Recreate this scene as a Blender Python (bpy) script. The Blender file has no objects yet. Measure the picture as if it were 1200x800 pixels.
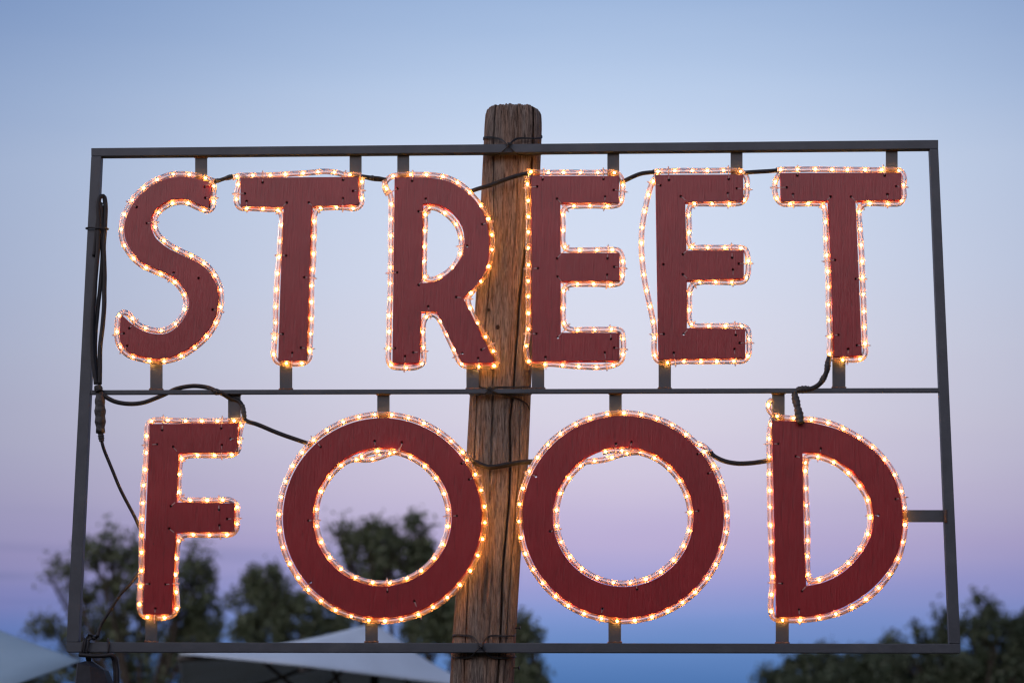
import bpy, bmesh, math, random
import numpy as np
from mathutils import Vector, Matrix, noise
random.seed(7); rng = np.random.default_rng(7)
S = bpy.context.scene
COL = S.collection
R = math.radians

# ------------------------------------------------------------------ camera
FPX = 2466.0                                   # focal length in pixels of a 1200 px wide picture
Xc = Vector((59183, 365, 2466)).normalized()   # world axes as the camera sees them
Zc = Vector((35, 10985, -2466)).normalized()
Yc = Zc.cross(Xc).normalized()
Xc = Yc.cross(Zc).normalized()
M3 = Matrix((Xc, Yc, Zc))                      # camera space -> world rotation (rows = world axes)
SIGN_W = 1.85
def ray(px, py):
    return M3 @ Vector((px - 600.0, 400.0 - py, -FPX))
_a, _b = ray(107, 174), ray(1100, 164)
CAMY = -SIGN_W / (_b.x / _b.y - _a.x / _a.y)
EYE = Vector((0.0, CAMY, 1.6))
cam_d = bpy.data.cameras.new('camera'); cam = bpy.data.objects.new('camera', cam_d); COL.objects.link(cam)
cam.matrix_world = Matrix.Translation(EYE) @ M3.to_4x4()
cam_d.sensor_width = 36; cam_d.lens = FPX * 36 / 1200
cam_d.clip_start = 0.05; cam_d.clip_end = 3000
cam_d.dof.use_dof = True
cam_d.dof.focus_distance = -CAMY * 1.04
cam_d.dof.aperture_fstop = 4.2
cam_d.dof.aperture_blades = 0
S.camera = cam
def P(px, py, Y=0.0):                          # the point of the plane y = Y seen at that pixel of the survey photo
    d = ray(px, py); t = (Y - EYE.y) / d.y
    return EYE + d * t
def Q(px, py, dist):                           # same, with the plane given as distance in front of the camera
    return P(px, py, EYE.y + dist)

# ------------------------------------------------------------------ render settings
S.render.engine = 'CYCLES'
S.view_settings.view_transform = 'Standard'; S.view_settings.look = 'None'
S.view_settings.exposure = 0.0; S.view_settings.gamma = 1.0
S.cycles.use_denoising = True
S.cycles.max_bounces = 14; S.cycles.transparent_max_bounces = 24; S.cycles.transmission_bounces = 10
S.cycles.sample_clamp_indirect = 9.0; S.cycles.sample_clamp_direct = 40.0; S.cycles.caustics_refractive = False; S.cycles.caustics_reflective = False
S.cycles.filter_width = 1.3

def lin(c):
    return tuple(((v/255)/12.92 if v/255 <= .04045 else ((v/255+.055)/1.055)**2.4) for v in c)

# ------------------------------------------------------------------ sky (dusk, belt of Venus ahead, afterglow behind)
W = bpy.data.worlds.new('World'); S.world = W; W.use_nodes = True
nt = W.node_tree; nt.nodes.clear()
def N(t, **k):
    n = nt.nodes.new(t)
    for a, v in k.items(): setattr(n, a, v)
    return n
def L(a, b): nt.links.new(a, b)
def mth(op, a, b=None, c=None, clamp=False):
    n = N('ShaderNodeMath', operation=op); n.use_clamp = clamp
    for i, v in enumerate((a, b, c)):
        if v is None: continue
        if isinstance(v, (int, float)): n.inputs[i].default_value = v
        else: L(v, n.inputs[i])
    return n.outputs[0]
out = N('ShaderNodeOutputWorld'); bg = N('ShaderNodeBackground'); L(bg.outputs[0], out.inputs[0])
tc = N('ShaderNodeTexCoord')
nv = N('ShaderNodeVectorMath', operation='NORMALIZE'); L(tc.outputs['Generated'], nv.inputs[0])
sx = N('ShaderNodeSeparateXYZ'); L(nv.outputs[0], sx.inputs[0])
elev = mth('MULTIPLY', mth('ARCSINE', sx.outputs[2]), 180/math.pi)
# faint drifting of the bands so that they are not ruler straight
mp = N('ShaderNodeMapping'); mp.inputs['Scale'].default_value = (3, 3, 26); L(nv.outputs[0], mp.inputs[0])
nz = N('ShaderNodeTexNoise'); nz.inputs['Scale'].default_value = 1.6; nz.inputs['Detail'].default_value = 3; L(mp.outputs[0], nz.inputs['Vector'])
elev1 = mth('ADD', elev, mth('MULTIPLY', mth('SUBTRACT', nz.outputs[0], 0.5), 1.1))
dz = N('ShaderNodeMath', operation='ABSOLUTE'); L(sx.outputs[0], dz.inputs[0])
elev2 = mth('ADD', elev1, mth('MULTIPLY', mth('MINIMUM', mth('MULTIPLY', dz.outputs[0], dz.outputs[0]), 0.08), 9.0))
def ramp(stops, fac):
    r = N('ShaderNodeValToRGB'); L(fac, r.inputs[0]); e = r.color_ramp.elements
    while len(e) > 1: e.remove(e[0])
    for i, (p, c) in enumerate(stops):
        k = e[0] if i == 0 else e.new(p)
        k.position = p; k.color = (*c, 1)
    return r.outputs[0]
fac = mth('DIVIDE', mth('ADD', elev2, 5), 50, clamp=True)
E = lambda d: (d + 5) / 50
anti = ramp([(E(-5), lin((58, 72, 92))), (E(0), lin((62, 92, 138))), (E(2.4), lin((74, 104, 156))), (E(3.5), lin((86, 126, 184))),
             (E(4.5), lin((106, 142, 200))), (E(5.3), lin((132, 154, 212))), (E(6.2), lin((162, 162, 214))), (E(7.3), lin((188, 176, 214))),
             (E(8.8), lin((204, 194, 219))), (E(10.5), lin((213, 208, 225))), (E(12.5), lin((215, 216, 232))), (E(15), lin((213, 221, 240))),
             (E(17.5), lin((211, 224, 245))), (E(19.5), lin((197, 216, 243))), (E(22), lin((175, 200, 235))), (E(28), lin((136, 166, 212))),
             (E(45), lin((88, 120, 172)))], fac)
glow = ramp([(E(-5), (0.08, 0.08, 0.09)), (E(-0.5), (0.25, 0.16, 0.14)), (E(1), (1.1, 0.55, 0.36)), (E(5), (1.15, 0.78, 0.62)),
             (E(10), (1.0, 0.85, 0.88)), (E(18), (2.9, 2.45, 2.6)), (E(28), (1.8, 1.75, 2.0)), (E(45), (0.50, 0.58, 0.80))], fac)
# lens vignette put into the sky colour: dimmer and bluer away from view centre
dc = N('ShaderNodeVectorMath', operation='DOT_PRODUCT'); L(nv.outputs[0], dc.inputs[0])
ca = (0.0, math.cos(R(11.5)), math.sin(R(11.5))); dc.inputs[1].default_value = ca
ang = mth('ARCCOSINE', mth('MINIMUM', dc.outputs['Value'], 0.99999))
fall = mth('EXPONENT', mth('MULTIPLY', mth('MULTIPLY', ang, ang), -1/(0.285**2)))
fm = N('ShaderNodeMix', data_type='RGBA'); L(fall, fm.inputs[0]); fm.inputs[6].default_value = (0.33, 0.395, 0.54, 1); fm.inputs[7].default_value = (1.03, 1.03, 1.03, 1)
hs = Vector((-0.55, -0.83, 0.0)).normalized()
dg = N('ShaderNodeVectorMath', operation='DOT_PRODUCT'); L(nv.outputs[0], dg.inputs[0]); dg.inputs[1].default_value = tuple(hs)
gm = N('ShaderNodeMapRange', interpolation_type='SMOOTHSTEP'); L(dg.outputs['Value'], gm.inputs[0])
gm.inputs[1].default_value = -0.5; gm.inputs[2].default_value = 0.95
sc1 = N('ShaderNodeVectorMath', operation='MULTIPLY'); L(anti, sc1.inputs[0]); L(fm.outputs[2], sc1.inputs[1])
# thin blue-grey cloud streaks low in the west of the band
cm = N('ShaderNodeMapping'); cm.inputs['Scale'].default_value = (5, 5, 95); cm.inputs['Location'].default_value = (1.3, 0.2, 0.35); L(nv.outputs[0], cm.inputs[0])
cn = N('ShaderNodeTexNoise'); cn.inputs['Scale'].default_value = 1.0; cn.inputs['Detail'].default_value = 2; L(cm.outputs[0], cn.inputs['Vector'])
cr = N('ShaderNodeMapRange', interpolation_type='SMOOTHSTEP'); L(cn.outputs[0], cr.inputs[0]); cr.inputs[1].default_value = .5; cr.inputs[2].default_value = .72
low = N('ShaderNodeMapRange', interpolation_type='SMOOTHSTEP'); L(elev, low.inputs[0]); low.inputs[1].default_value = 8.2; low.inputs[2].default_value = 6.0
lft = N('ShaderNodeMapRange', interpolation_type='SMOOTHSTEP'); L(sx.outputs[0], lft.inputs[0]); lft.inputs[1].default_value = -0.10; lft.inputs[2].default_value = -0.20
cf = mth('MULTIPLY', mth('MULTIPLY', cr.outputs[0], low.outputs[0]), mth('MULTIPLY', lft.outputs[0], 0.35))
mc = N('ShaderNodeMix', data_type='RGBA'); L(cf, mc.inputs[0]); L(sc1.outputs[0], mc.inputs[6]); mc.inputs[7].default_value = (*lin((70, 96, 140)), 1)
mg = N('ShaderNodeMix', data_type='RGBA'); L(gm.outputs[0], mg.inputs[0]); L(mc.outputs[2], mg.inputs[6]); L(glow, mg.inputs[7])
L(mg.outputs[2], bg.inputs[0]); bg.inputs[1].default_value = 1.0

# afterglow of the set sun, behind the camera on the left
sd = bpy.data.lights.new('sun', 'SUN'); sd.energy = 0.2; sd.angle = R(35); sd.color = (1.0, 0.80, 0.68)
sun = bpy.data.objects.new('sun', sd); COL.objects.link(sun)
sun.rotation_euler = Vector((hs.x, hs.y, 0.22)).to_track_quat('Z', 'Y').to_euler()
sun.location = (-6, -9, 6)

# ------------------------------------------------------------------ helpers
def tag(o, label=None, cat=None, group=None, kind=None):
    if label: o['label'] = label
    if cat: o['category'] = cat
    if group: o['group'] = group
    if kind: o['kind'] = kind
    return o
def empty(name, loc, label, cat, group=None):
    o = bpy.data.objects.new(name, None); COL.objects.link(o); o.location = loc; o.empty_display_size = .1
    return tag(o, label, cat, group)
def link(name, me, mat, parent=None, smooth=True):
    if mat is not None:
        me.materials.clear(); me.materials.append(mat)
    if smooth: me.polygons.foreach_set('use_smooth', [True] * len(me.polygons))
    o = bpy.data.objects.new(name, me); COL.objects.link(o)
    if parent is not None:
        o.parent = parent
        w = Vector((0, 0, 0)); p = parent
        while p is not None: w += p.location; p = p.parent
        o.location = -w
    return o
def mesh(name, v, f):
    me = bpy.data.meshes.new(name); me.from_pydata([tuple(p) for p in v], [], f); me.update(); return me
def recenter(o):                                # origin to the thing's base, geometry stays where it is
    me = o.data; n = len(me.vertices); a = np.empty(n*3, np.float32); me.vertices.foreach_get('co', a); a = a.reshape(-1, 3)
    c = Vector(((a[:,0].min()+a[:,0].max())/2, (a[:,1].min()+a[:,1].max())/2, a[:,2].min()))
    a -= np.array(c, np.float32); me.vertices.foreach_set('co', a.ravel()); me.update(); o.location = o.location + c
    return o
def catmull(pts, step, closed=False):
    pts = [Vector(p) for p in pts]; n = len(pts); o = []
    rngi = range(n if closed else n-1)
    for i in rngi:
        p1, p2 = pts[i], pts[(i+1) % n]
        p0 = pts[(i-1) % n] if (closed or i > 0) else p1*2-p2
        p3 = pts[(i+2) % n] if (closed or i+2 < n) else p2*2-p1
        # centripetal form keeps tight corners from looping
        def tj(t, a, b): return t + max((a-b).length, 1e-6)**0.5
        t0 = 0; t1 = tj(t0, p0, p1); t2 = tj(t1, p1, p2); t3 = tj(t2, p2, p3)
        k = max(2, int((p2-p1).length/step*1.5))
        for j in range(k):
            t = t1+(t2-t1)*j/k
            A1 = p0*((t1-t)/(t1-t0))+p1*((t-t0)/(t1-t0)); A2 = p1*((t2-t)/(t2-t1))+p2*((t-t1)/(t2-t1)); A3 = p2*((t3-t)/(t3-t2))+p3*((t-t2)/(t3-t2))
            B1 = A1*((t2-t)/(t2-t0))+A2*((t-t0)/(t2-t0)); B2 = A2*((t3-t)/(t3-t1))+A3*((t-t1)/(t3-t1))
            o.append(B1*((t2-t)/(t2-t1))+B2*((t-t1)/(t2-t1)))
    o.append(pts[0].copy() if closed else pts[-1].copy())
    return resample(o, step)
def resample(o, step):
    d = [0.0]
    for a, b in zip(o, o[1:]): d.append(d[-1]+(b-a).length)
    n = max(2, int(round(d[-1]/step))); r = []; j = 0
    for i in range(n+1):
        s = d[-1]*i/n
        while j < len(o)-2 and d[j+1] < s: j += 1
        r.append(o[j].lerp(o[j+1], min(1, max(0, (s-d[j])/max(1e-9, d[j+1]-d[j])))))
    return r
def tube_geo(path, rad, k=12, V=None, F=None, caps=True, prof=None):
    V = [] if V is None else V; F = [] if F is None else F; base = len(V); n = len(path); up = None
    for i, p in enumerate(path):
        t = (path[min(i+1, n-1)]-path[max(i-1, 0)]).normalized()
        if up is None:
            up = Vector((0, -1, 0)) if abs(t.y) < .9 else Vector((0, 0, 1))
        up = (up - t*up.dot(t)).normalized(); sd_ = t.cross(up)
        r = rad(i/(n-1)) if callable(rad) else rad
        for j in range(k):
            a = 2*math.pi*j/k; V.append(p+(up*math.cos(a)+sd_*math.sin(a))*r)
    for i in range(n-1):
        for j in range(k):
            a = base+i*k+j; b = base+i*k+(j+1) % k; F.append((a, a+k, b+k, b))
    if caps:
        F.append(tuple(base+j for j in range(k))); F.append(tuple(base+(n-1)*k+j for j in reversed(range(k))))
    return V, F
def box_geo(V, F, c, ax, ay, az, h):            # centre, three unit axes, half sizes
    b = len(V)
    for sx_ in (-1, 1):
        for sy in (-1, 1):
            for sz in (-1, 1): V.append(c+ax*(sx_*h[0])+ay*(sy*h[1])+az*(sz*h[2]))
    for f in ((0,1,3,2),(4,6,7,5),(0,4,5,1),(2,3,7,6),(0,2,6,4),(1,5,7,3)): F.append(tuple(b+i for i in f))
def bevelled(me, w, seg=2):
    bm = bmesh.new(); bm.from_mesh(me); bmesh.ops.bevel(bm, geom=[e for e in bm.edges], offset=w, segments=seg, profile=.7, affect='EDGES')
    bmesh.ops.recalc_face_normals(bm, faces=bm.faces); bm.to_mesh(me); bm.free(); return me

# ------------------------------------------------------------------ materials
def mat(name):
    m = bpy.data.materials.new(name); m.use_nodes = True; t = m.node_tree; t.nodes.clear()
    class K: pass
    k = K(); k.m = m; k.t = t
    k.n = lambda ty, **kw: _mk(t, ty, kw)
    k.l = lambda a, b: t.links.new(a, b)
    k.out = k.n('ShaderNodeOutputMaterial'); return k
def _mk(t, ty, kw):
    n = t.nodes.new(ty)
    for a, v in kw.items():
        if a.startswith('i_'): n.inputs[a[2:].replace('_', ' ')].default_value = v
        else: setattr(n, a, v)
    return n
def kramp(k, stops, src):
    r = k.n('ShaderNodeValToRGB'); e = r.color_ramp.elements
    while len(e) > 1: e.remove(e[0])
    for i, (p, c) in enumerate(stops):
        q = e[0] if i == 0 else e.new(p); q.position = p; q.color = (*c, 1)
    k.l(src, r.inputs[0]); return r.outputs[0]
def knoise(k, src, scale3, sc=1.0, det=4, rough=.55, dist=0.0):
    m = k.n('ShaderNodeMapping'); m.inputs['Scale'].default_value = scale3; k.l(src, m.inputs[0])
    n = k.n('ShaderNodeTexNoise', i_Scale=sc, i_Detail=det, i_Roughness=rough, i_Distortion=dist); k.l(m.outputs[0], n.inputs['Vector']); return n.outputs[0]
def kbump(k, h, strength, dist, normal=None):
    b = k.n('ShaderNodeBump', i_Strength=strength, i_Distance=dist); k.l(h, b.inputs['Height'])
    if normal is not None: k.l(normal, b.inputs['Normal'])
    return b.outputs[0]
def kmix(k, f, a, b, mode='MIX'):
    m = k.n('ShaderNodeMix', data_type='RGBA', blend_type=mode)
    for i, v in ((0, f), (6, a), (7, b)):
        if isinstance(v, (int, float)): m.inputs[i].default_value = v
        elif isinstance(v, tuple): m.inputs[i].default_value = (*v, 1)
        else: k.l(v, m.inputs[i])
    return m.outputs[2]

def mat_board():
    k = mat('red_painted_plywood'); tcn = k.n('ShaderNodeTexCoord'); o = tcn.outputs['Object']
    g = knoise(k, o, (230, 40, 14), 1, 5, .6, .6)
    g2 = knoise(k, o, (520, 60, 26), 1, 3, .6, .3)
    bl = knoise(k, o, (9, 9, 9), 1, 4, .6)
    col = kramp(k, [(.25, (.21, .007, .012)), (.55, (.265, .010, .016)), (.8, (.31, .018, .022))], bl)
    dk = kramp(k, [(.28, (.55, .53, .53)), (.45, (1, 1, 1)), (.60, (1, 1, 1)), (.72, (1.25, 1.5, 1.5))], g)
    col = kmix(k, .8, col, dk, 'MULTIPLY')
    sp = knoise(k, o, (160, 160, 160), 1, 2, .5)
    spm = kramp(k, [(.74, (0, 0, 0)), (.78, (1, 1, 1))], sp)
    col = kmix(k, spm, col, (.05, .012, .012))
    b = k.n('ShaderNodeBsdfPrincipled', i_Roughness=.48); b.inputs['Specular IOR Level'].default_value = .46
    k.l(col, b.inputs['Base Color'])
    rr = k.n('ShaderNodeMapRange'); rr.inputs[3].default_value = .24; rr.inputs[4].default_value = .38; k.l(g2, rr.inputs[0]); k.l(rr.outputs[0], b.inputs['Roughness'])
    nb = kbump(k, g, .75, .0018); nb = kbump(k, g2, .4, .0008, nb)
    k.l(nb, b.inputs['Normal']); k.l(b.outputs[0], k.out.inputs[0]); return k.m
def mat_metal():
    k = mat('dark_painted_steel'); o = k.n('ShaderNodeTexCoord').outputs['Object']
    a = knoise(k, o, (14, 14, 14), 1, 6, .65); f = knoise(k, o, (240, 240, 240), 1, 3, .6)
    col = kramp(k, [(.3, (.024, .031, .043)), (.55, (.036, .045, .060)), (.75, (.055, .062, .075))], a)
    ru = kramp(k, [(.62, (0, 0, 0)), (.74, (1, 1, 1))], knoise(k, o, (22, 22, 22), 1, 7, .75))
    col = kmix(k, kmix(k, .55, (0, 0, 0), ru), col, (.10, .052, .032))
    b = k.n('ShaderNodeBsdfPrincipled', i_Metallic=.0, i_Roughness=.5); k.l(col, b.inputs['Base Color'])
    k.l(kbump(k, f, .35, .0006), b.inputs['Normal']); k.l(b.outputs[0], k.out.inputs[0]); return k.m
def mat_rust():
    k = mat('rusty_weld'); o = k.n('ShaderNodeTexCoord').outputs['Object']
    a = knoise(k, o, (160, 160, 160), 1, 4, .6)
    col = kramp(k, [(.35, (.045, .035, .032)), (.65, (.14, .06, .032))], a)
    b = k.n('ShaderNodeBsdfPrincipled', i_Roughness=.75); k.l(col, b.inputs['Base Color'])
    k.l(kbump(k, a, .8, .002), b.inputs['Normal']); k.l(b.outputs[0], k.out.inputs[0]); return k.m
def mat_wood():
    k = mat('weathered_post_wood'); o = k.n('ShaderNodeTexCoord').outputs['Object']
    a = knoise(k, o, (190, 190, 13), 1, 8, .76, .9)
    c = knoise(k, o, (520, 520, 34), 1, 5, .7, .3)
    big = knoise(k, o, (26, 26, 2.6), 1, 4, .6, .8)
    col = kramp(k, [(.30, (.065, .052, .047)), (.45, (.175, .142, .122)), (.58, (.28, .235, .205)), (.78, (.38, .33, .295))], a)
    warm = kramp(k, [(.45, (0, 0, 0)), (.70, (.8, .8, .8))], big)
    col = kmix(k, warm, col, kmix(k, 1.0, col, (1.25, .82, .56), 'MULTIPLY'))
    fine = kramp(k, [(.38, (.22, .20, .19)), (.52, (1.12, 1.1, 1.08))], c)
    col = kmix(k, .85, col, fine, 'MULTIPLY')
    b = k.n('ShaderNodeBsdfPrincipled', i_Roughness=.82); b.inputs['Specular IOR Level'].default_value = .25
    k.l(col, b.inputs['Base Color'])
    nb = kbump(k, a, 1.0, .006); nb = kbump(k, c, .9, .0025, nb); k.l(nb, b.inputs['Normal']); k.l(b.outputs[0], k.out.inputs[0]); return k.m
def mat_simple(name, col, rough=.6, spec=.5, metal=0.0, ns=60, var=.25, bump=.2, bd=.001):
    k = mat(name); o = k.n('ShaderNodeTexCoord').outputs['Object']
    a = knoise(k, o, (ns, ns, ns), 1, 4, .6)
    lo = tuple(v*(1-var) for v in col); hi = tuple(v*(1+var) for v in col)
    b = k.n('ShaderNodeBsdfPrincipled', i_Roughness=rough, i_Metallic=metal); b.inputs['Specular IOR Level'].default_value = spec
    k.l(kramp(k, [(.3, lo), (.7, hi)], a), b.inputs['Base Color'])
    k.l(kbump(k, a, bump, bd), b.inputs['Normal']); k.l(b.outputs[0], k.out.inputs[0]); return k.m
def mat_tube():
    k = mat('clear_rope_light_tubing')
    tr = k.n('ShaderNodeBsdfTransparent'); tr.inputs[0].default_value = (.93, .92, .90, 1)
    gl = k.n('ShaderNodeBsdfGlass', i_Roughness=.13, i_IOR=1.46); gl.inputs[0].default_value = (.97, .95, .95, 1)
    df = k.n('ShaderNodeBsdfTranslucent'); df.inputs[0].default_value = (1.0, .64, .34, 1)
    m1 = k.n('ShaderNodeMixShader'); m1.inputs[0].default_value = .60; k.l(tr.outputs[0], m1.inputs[1]); k.l(gl.outputs[0], m1.inputs[2])
    m2 = k.n('ShaderNodeMixShader'); m2.inputs[0].default_value = .068; k.l(m1.outputs[0], m2.inputs[1]); k.l(df.outputs[0], m2.inputs[2])
    k.l(m2.outputs[0], k.out.inputs[0]); return k.m
def mat_tie():
    k = mat('clear_nylon_tie')
    tl = k.n('ShaderNodeBsdfTranslucent'); tl.inputs[0].default_value = (.85, .72, .70, 1)
    b = k.n('ShaderNodeBsdfPrincipled', i_Roughness=.35); b.inputs['Base Color'].default_value = (.85, .64, .60, 1)
    tr = k.n('ShaderNodeBsdfTransparent')
    m = k.n('ShaderNodeMixShader'); m.inputs[0].default_value = .5; k.l(b.outputs[0], m.inputs[1]); k.l(tl.outputs[0], m.inputs[2])
    m2 = k.n('ShaderNodeMixShader'); m2.inputs[0].default_value = .35; k.l(m.outputs[0], m2.inputs[1]); k.l(tr.outputs[0], m2.inputs[2])
    k.l(m2.outputs[0], k.out.inputs[0]); return k.m
def mat_bulb():
    k = mat('glowing_filament_bulb'); e = k.n('ShaderNodeEmission', i_Strength=330.0); e.inputs[0].default_value = (1.0, .43, .105, 1)
    k.l(e.outputs[0], k.out.inputs[0]); return k.m
def mat_leaf(name, c1, c2):
    k = mat(name); o = k.n('ShaderNodeTexCoord').outputs['Object']
    a = knoise(k, o, (.9, .9, .9), 1, 3, .6); gi = knoise(k, o, (6, 6, 6), 1, 2, .5)
    col = kmix(k, a, c1, c2); col = kmix(k, .6, col, kramp(k, [(.3, (.55, .55, .55)), (.7, (1.3, 1.3, 1.3))], gi), 'MULTIPLY')
    d = k.n('ShaderNodeBsdfPrincipled', i_Roughness=.55); k.l(col, d.inputs['Base Color'])
    t = k.n('ShaderNodeBsdfTranslucent'); k.l(col, t.inputs[0])
    m = k.n('ShaderNodeMixShader'); m.inputs[0].default_value = .3; k.l(d.outputs[0], m.inputs[1]); k.l(t.outputs[0], m.inputs[2])
    k.l(m.outputs[0], k.out.inputs[0]); return k.m
def mat_canvas(name, col, trans=.25):
    k = mat(name); o = k.n('ShaderNodeTexCoord').outputs['Object']
    a = knoise(k, o, (2.2, 2.2, 2.2), 1, 4, .6); w = knoise(k, o, (120, 120, 120), 1, 2, .5)
    c = kramp(k, [(.3, tuple(v*.86 for v in col)), (.7, col)], a)
    d = k.n('ShaderNodeBsdfPrincipled', i_Roughness=.85); k.l(c, d.inputs['Base Color']); k.l(kbump(k, w, .3, .003), d.inputs['Normal'])
    t = k.n('ShaderNodeBsdfTranslucent'); k.l(c, t.inputs[0])
    m = k.n('ShaderNodeMixShader'); m.inputs[0].default_value = trans; k.l(d.outputs[0], m.inputs[1]); k.l(t.outputs[0], m.inputs[2])
    k.l(m.outputs[0], k.out.inputs[0]); return k.m
BOARD, METAL, RUST, WOOD, TUBE, TIE, BULB = mat_board(), mat_metal(), mat_rust(), mat_wood(), mat_tube(), mat_tie(), mat_bulb()
RUBBER = mat_simple('black_cable_rubber', (.013, .013, .016), .55, .3, 0, 90, .3, .3, .001)
TAPE = mat_simple('black_insulating_tape', (.02, .02, .022), .55, .5, 0, 140, .4, .8, .003)
WIRE = mat_simple('dark_twisted_wire', (.02, .02, .022), .45, .5, .3, 200, .3, .5, .001)
COPPER = mat_simple('inner_wire', (.05, .04, .045), .4, .5, .3, 100, .2, .1, .0005)

# ------------------------------------------------------------------ ground
def mat_ground():
    k = mat('dry_dark_earth'); o = k.n('ShaderNodeTexCoord').outputs['Object']
    a = knoise(k, o, (.6, .6, .6), 1, 8, .65); b2 = knoise(k, o, (9, 9, 9), 1, 5, .6)
    c = kramp(k, [(.3, (.05, .045, .03)), (.55, (.10, .085, .055)), (.75, (.07, .08, .035))], a)
    b = k.n('ShaderNodeBsdfPrincipled', i_Roughness=.95); k.l(c, b.inputs['Base Color']); k.l(kbump(k, b2, .6, .05), b.inputs['Normal'])
    k.l(b.outputs[0], k.out.inputs[0]); return k.m
gv, gf = [], []
gx = [-1500, -600, -200, -80, -40, -20, -10, 0, 10, 20, 40, 80, 200, 600, 1500]
for y in gx:
    for x in gx: gv.append((x, y, 0.0 if abs(x) < 15 and abs(y) < 15 else -.05+.1*noise.noise(Vector((x*.03, y*.03, 0)))))
n = len(gx)
for j in range(n-1):
    for i in range(n-1): gf.append((j*n+i, j*n+i+1, (j+1)*n+i+1, (j+1)*n+i))
tag(link('ground', mesh('ground', gv, gf), mat_ground()), kind='structure')

# ------------------------------------------------------------------ the wooden post
YP = 0.088
zt = P(601, 122, YP-.05).z
def px_at(y, a, b): return P(a, y, YP), P(b, y, YP)
knots = []
for y, l_, r_ in ((125, 569, 634.5), (165, 567.5, 634), (300, 561, 628.5), (450, 552, 622), (540, 547, 618.5), (650, 538.5, 609.8), (740, 531.6, 604), (800, 528, 601)):
    a, b = px_at(y, l_, r_); knots.append((a.z, (a.x+b.x)/2, (b.x-a.x)/2))
knots.sort()
kz = np.array([q[0] for q in knots]); kx = np.array([q[1] for q in knots]); kh = np.array([q[2] for q in knots])
def post_at(z):
    if z < kz[0]:
        s = (kz[0]-z); return kx[0]-s*.062, kh[0]+s*.004
    return float(np.interp(z, kz, kx)), float(np.interp(z, kz, kh))
def zy(y): return P(590, y, YP-.05).z
cracks = [  # (list of (photo height, u across the face), half width, depth)
    ([(118, .74), (187, .74), (260, .70), (347, .52), (448, .47), (496, .40), (586, .53), (665, .49), (736, .56), (810, .55)], .0022, .022),
    ([(400, -.28), (470, -.20), (560, -.12), (650, -.02), (720, .02), (810, .03)], .0013, .011),
    ([(118, -.62), (180, -.60), (240, -.5), (330, -.5), (420, -.62)], .0010, .008),
    ([(165, -.05), (260, -.04), (360, .05), (430, .10)], .0010, .006),
    ([(480, .72), (580, .76), (700, .74), (800, .76)], .0011, .008),
    ([(640, -.62), (700, -.55), (800, -.50)], .0010, .008),
    ([(420, -.72), (520, -.70), (600, -.66)], .0009, .006),
    ([(118, .2), (150, .22), (215, .3), (300, .28)], .0008, .005),
    ([(560, .12), (640, .16), (730, .2), (800, .2)], .0008, .005)]
cr_i = []
for pts, w, d in cracks:
    zz = np.array([zy(p[0]) for p in pts])[::-1]; uu = np.array([p[1] for p in pts])[::-1]
    cr_i.append((zz, uu, w, d))
zlow = zy(815)
rows = list(np.arange(0, zlow, .05)) + list(np.arange(zlow, zt-.012, .0028))
KR = 440
th = np.linspace(0, 2*np.pi, KR, endpoint=False)
# more samples on the face turned to the camera
th = th + 0.0
ex = 2/3.6
cx_, sy_ = np.cos(th), np.sin(th)
U = np.sign(cx_)*np.abs(cx_)**ex; Vv = np.sign(sy_)*np.abs(sy_)**ex
front = (Vv < 0)
pv = []
rowtop = len(rows)
tops = [(zt-.012, 1.0), (zt-.006, .985), (zt-.002, .95), (zt, .89), (zt+.0005, .6), (zt, .25)]
def ring(z, sc_):
    xc, hw = post_at(z); hd = hw*.93
    wob = np.array([noise.noise(Vector((U[j]*1.6, Vv[j]*1.6, z*1.3)))*.02 + noise.noise(Vector((U[j]*9, Vv[j]*9, z*2.2)))*.016 + noise.noise(Vector((U[j]*34, Vv[j]*34, z*5)))*.010 for j in range(KR)])
    rr = 1+wob*(1+1.6*max(0, 1-(zt-z)/.09))-.05*max(0, 1-(zt-z)/.05)**2
    dep = np.zeros(KR)
    for zz, uu, w, d in cr_i:
        if z < zz[0]-.02 or z > zz[-1]+.02: continue
        u0 = float(np.interp(z, zz, uu)) + .012*noise.noise(Vector((z*18, w*9000, 0)))
        fade = min(1, (z-zz[0]+.02)/.05, (zz[-1]+.02-z)/.05) if zz[-1] < zt-.05 else min(1, (z-zz[0]+.02)/.05)
        ww = w*(.75+.5*noise.noise(Vector((z*7, w*5000, 3))))
        dx = (U-u0)*hw
        dep = np.maximum(dep, front*d*max(0, fade)*np.exp(-(dx/ww)**2))
    x = xc+U*hw*rr*sc_; y = YP+Vv*hd*rr*sc_ + dep*.95
    return np.stack([x, y, np.full(KR, z)], 1)
ped = [ring(z, 1.0) for z in rows]
for z, s_ in tops:
    q = ring(min(z, zt-.013), s_)
    q[:, 2] = z - .006*(np.abs(U)**4)*(1 if s_ > .5 else .3) + np.array([noise.noise(Vector((U[j]*3, Vv[j]*3, 7)))*.004 + noise.noise(Vector((U[j]*14, Vv[j]*14, 3)))*.0035 for j in range(KR)])
    ped.append(q)
pv = np.concatenate(ped); nr = len(ped)
pf = []
ii = np.arange(KR); jj = (ii+1) % KR
for r in range(nr-1):
    a = r*KR
    pf.extend(zip((a+ii).tolist(), (a+jj).tolist(), (a+KR+jj).tolist(), (a+KR+ii).tolist()))
pf.append(tuple(range((nr-1)*KR, nr*KR)))
pm = mesh('wooden_post', pv.tolist(), pf)
post = link('post_trunk', pm, WOOD)
proot = empty('wooden_post', (post_at(0)[0], YP, 0), 'thick weathered cracked wooden post carrying the lit sign', 'post')
post.parent = proot; post.location = -proot.location
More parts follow.
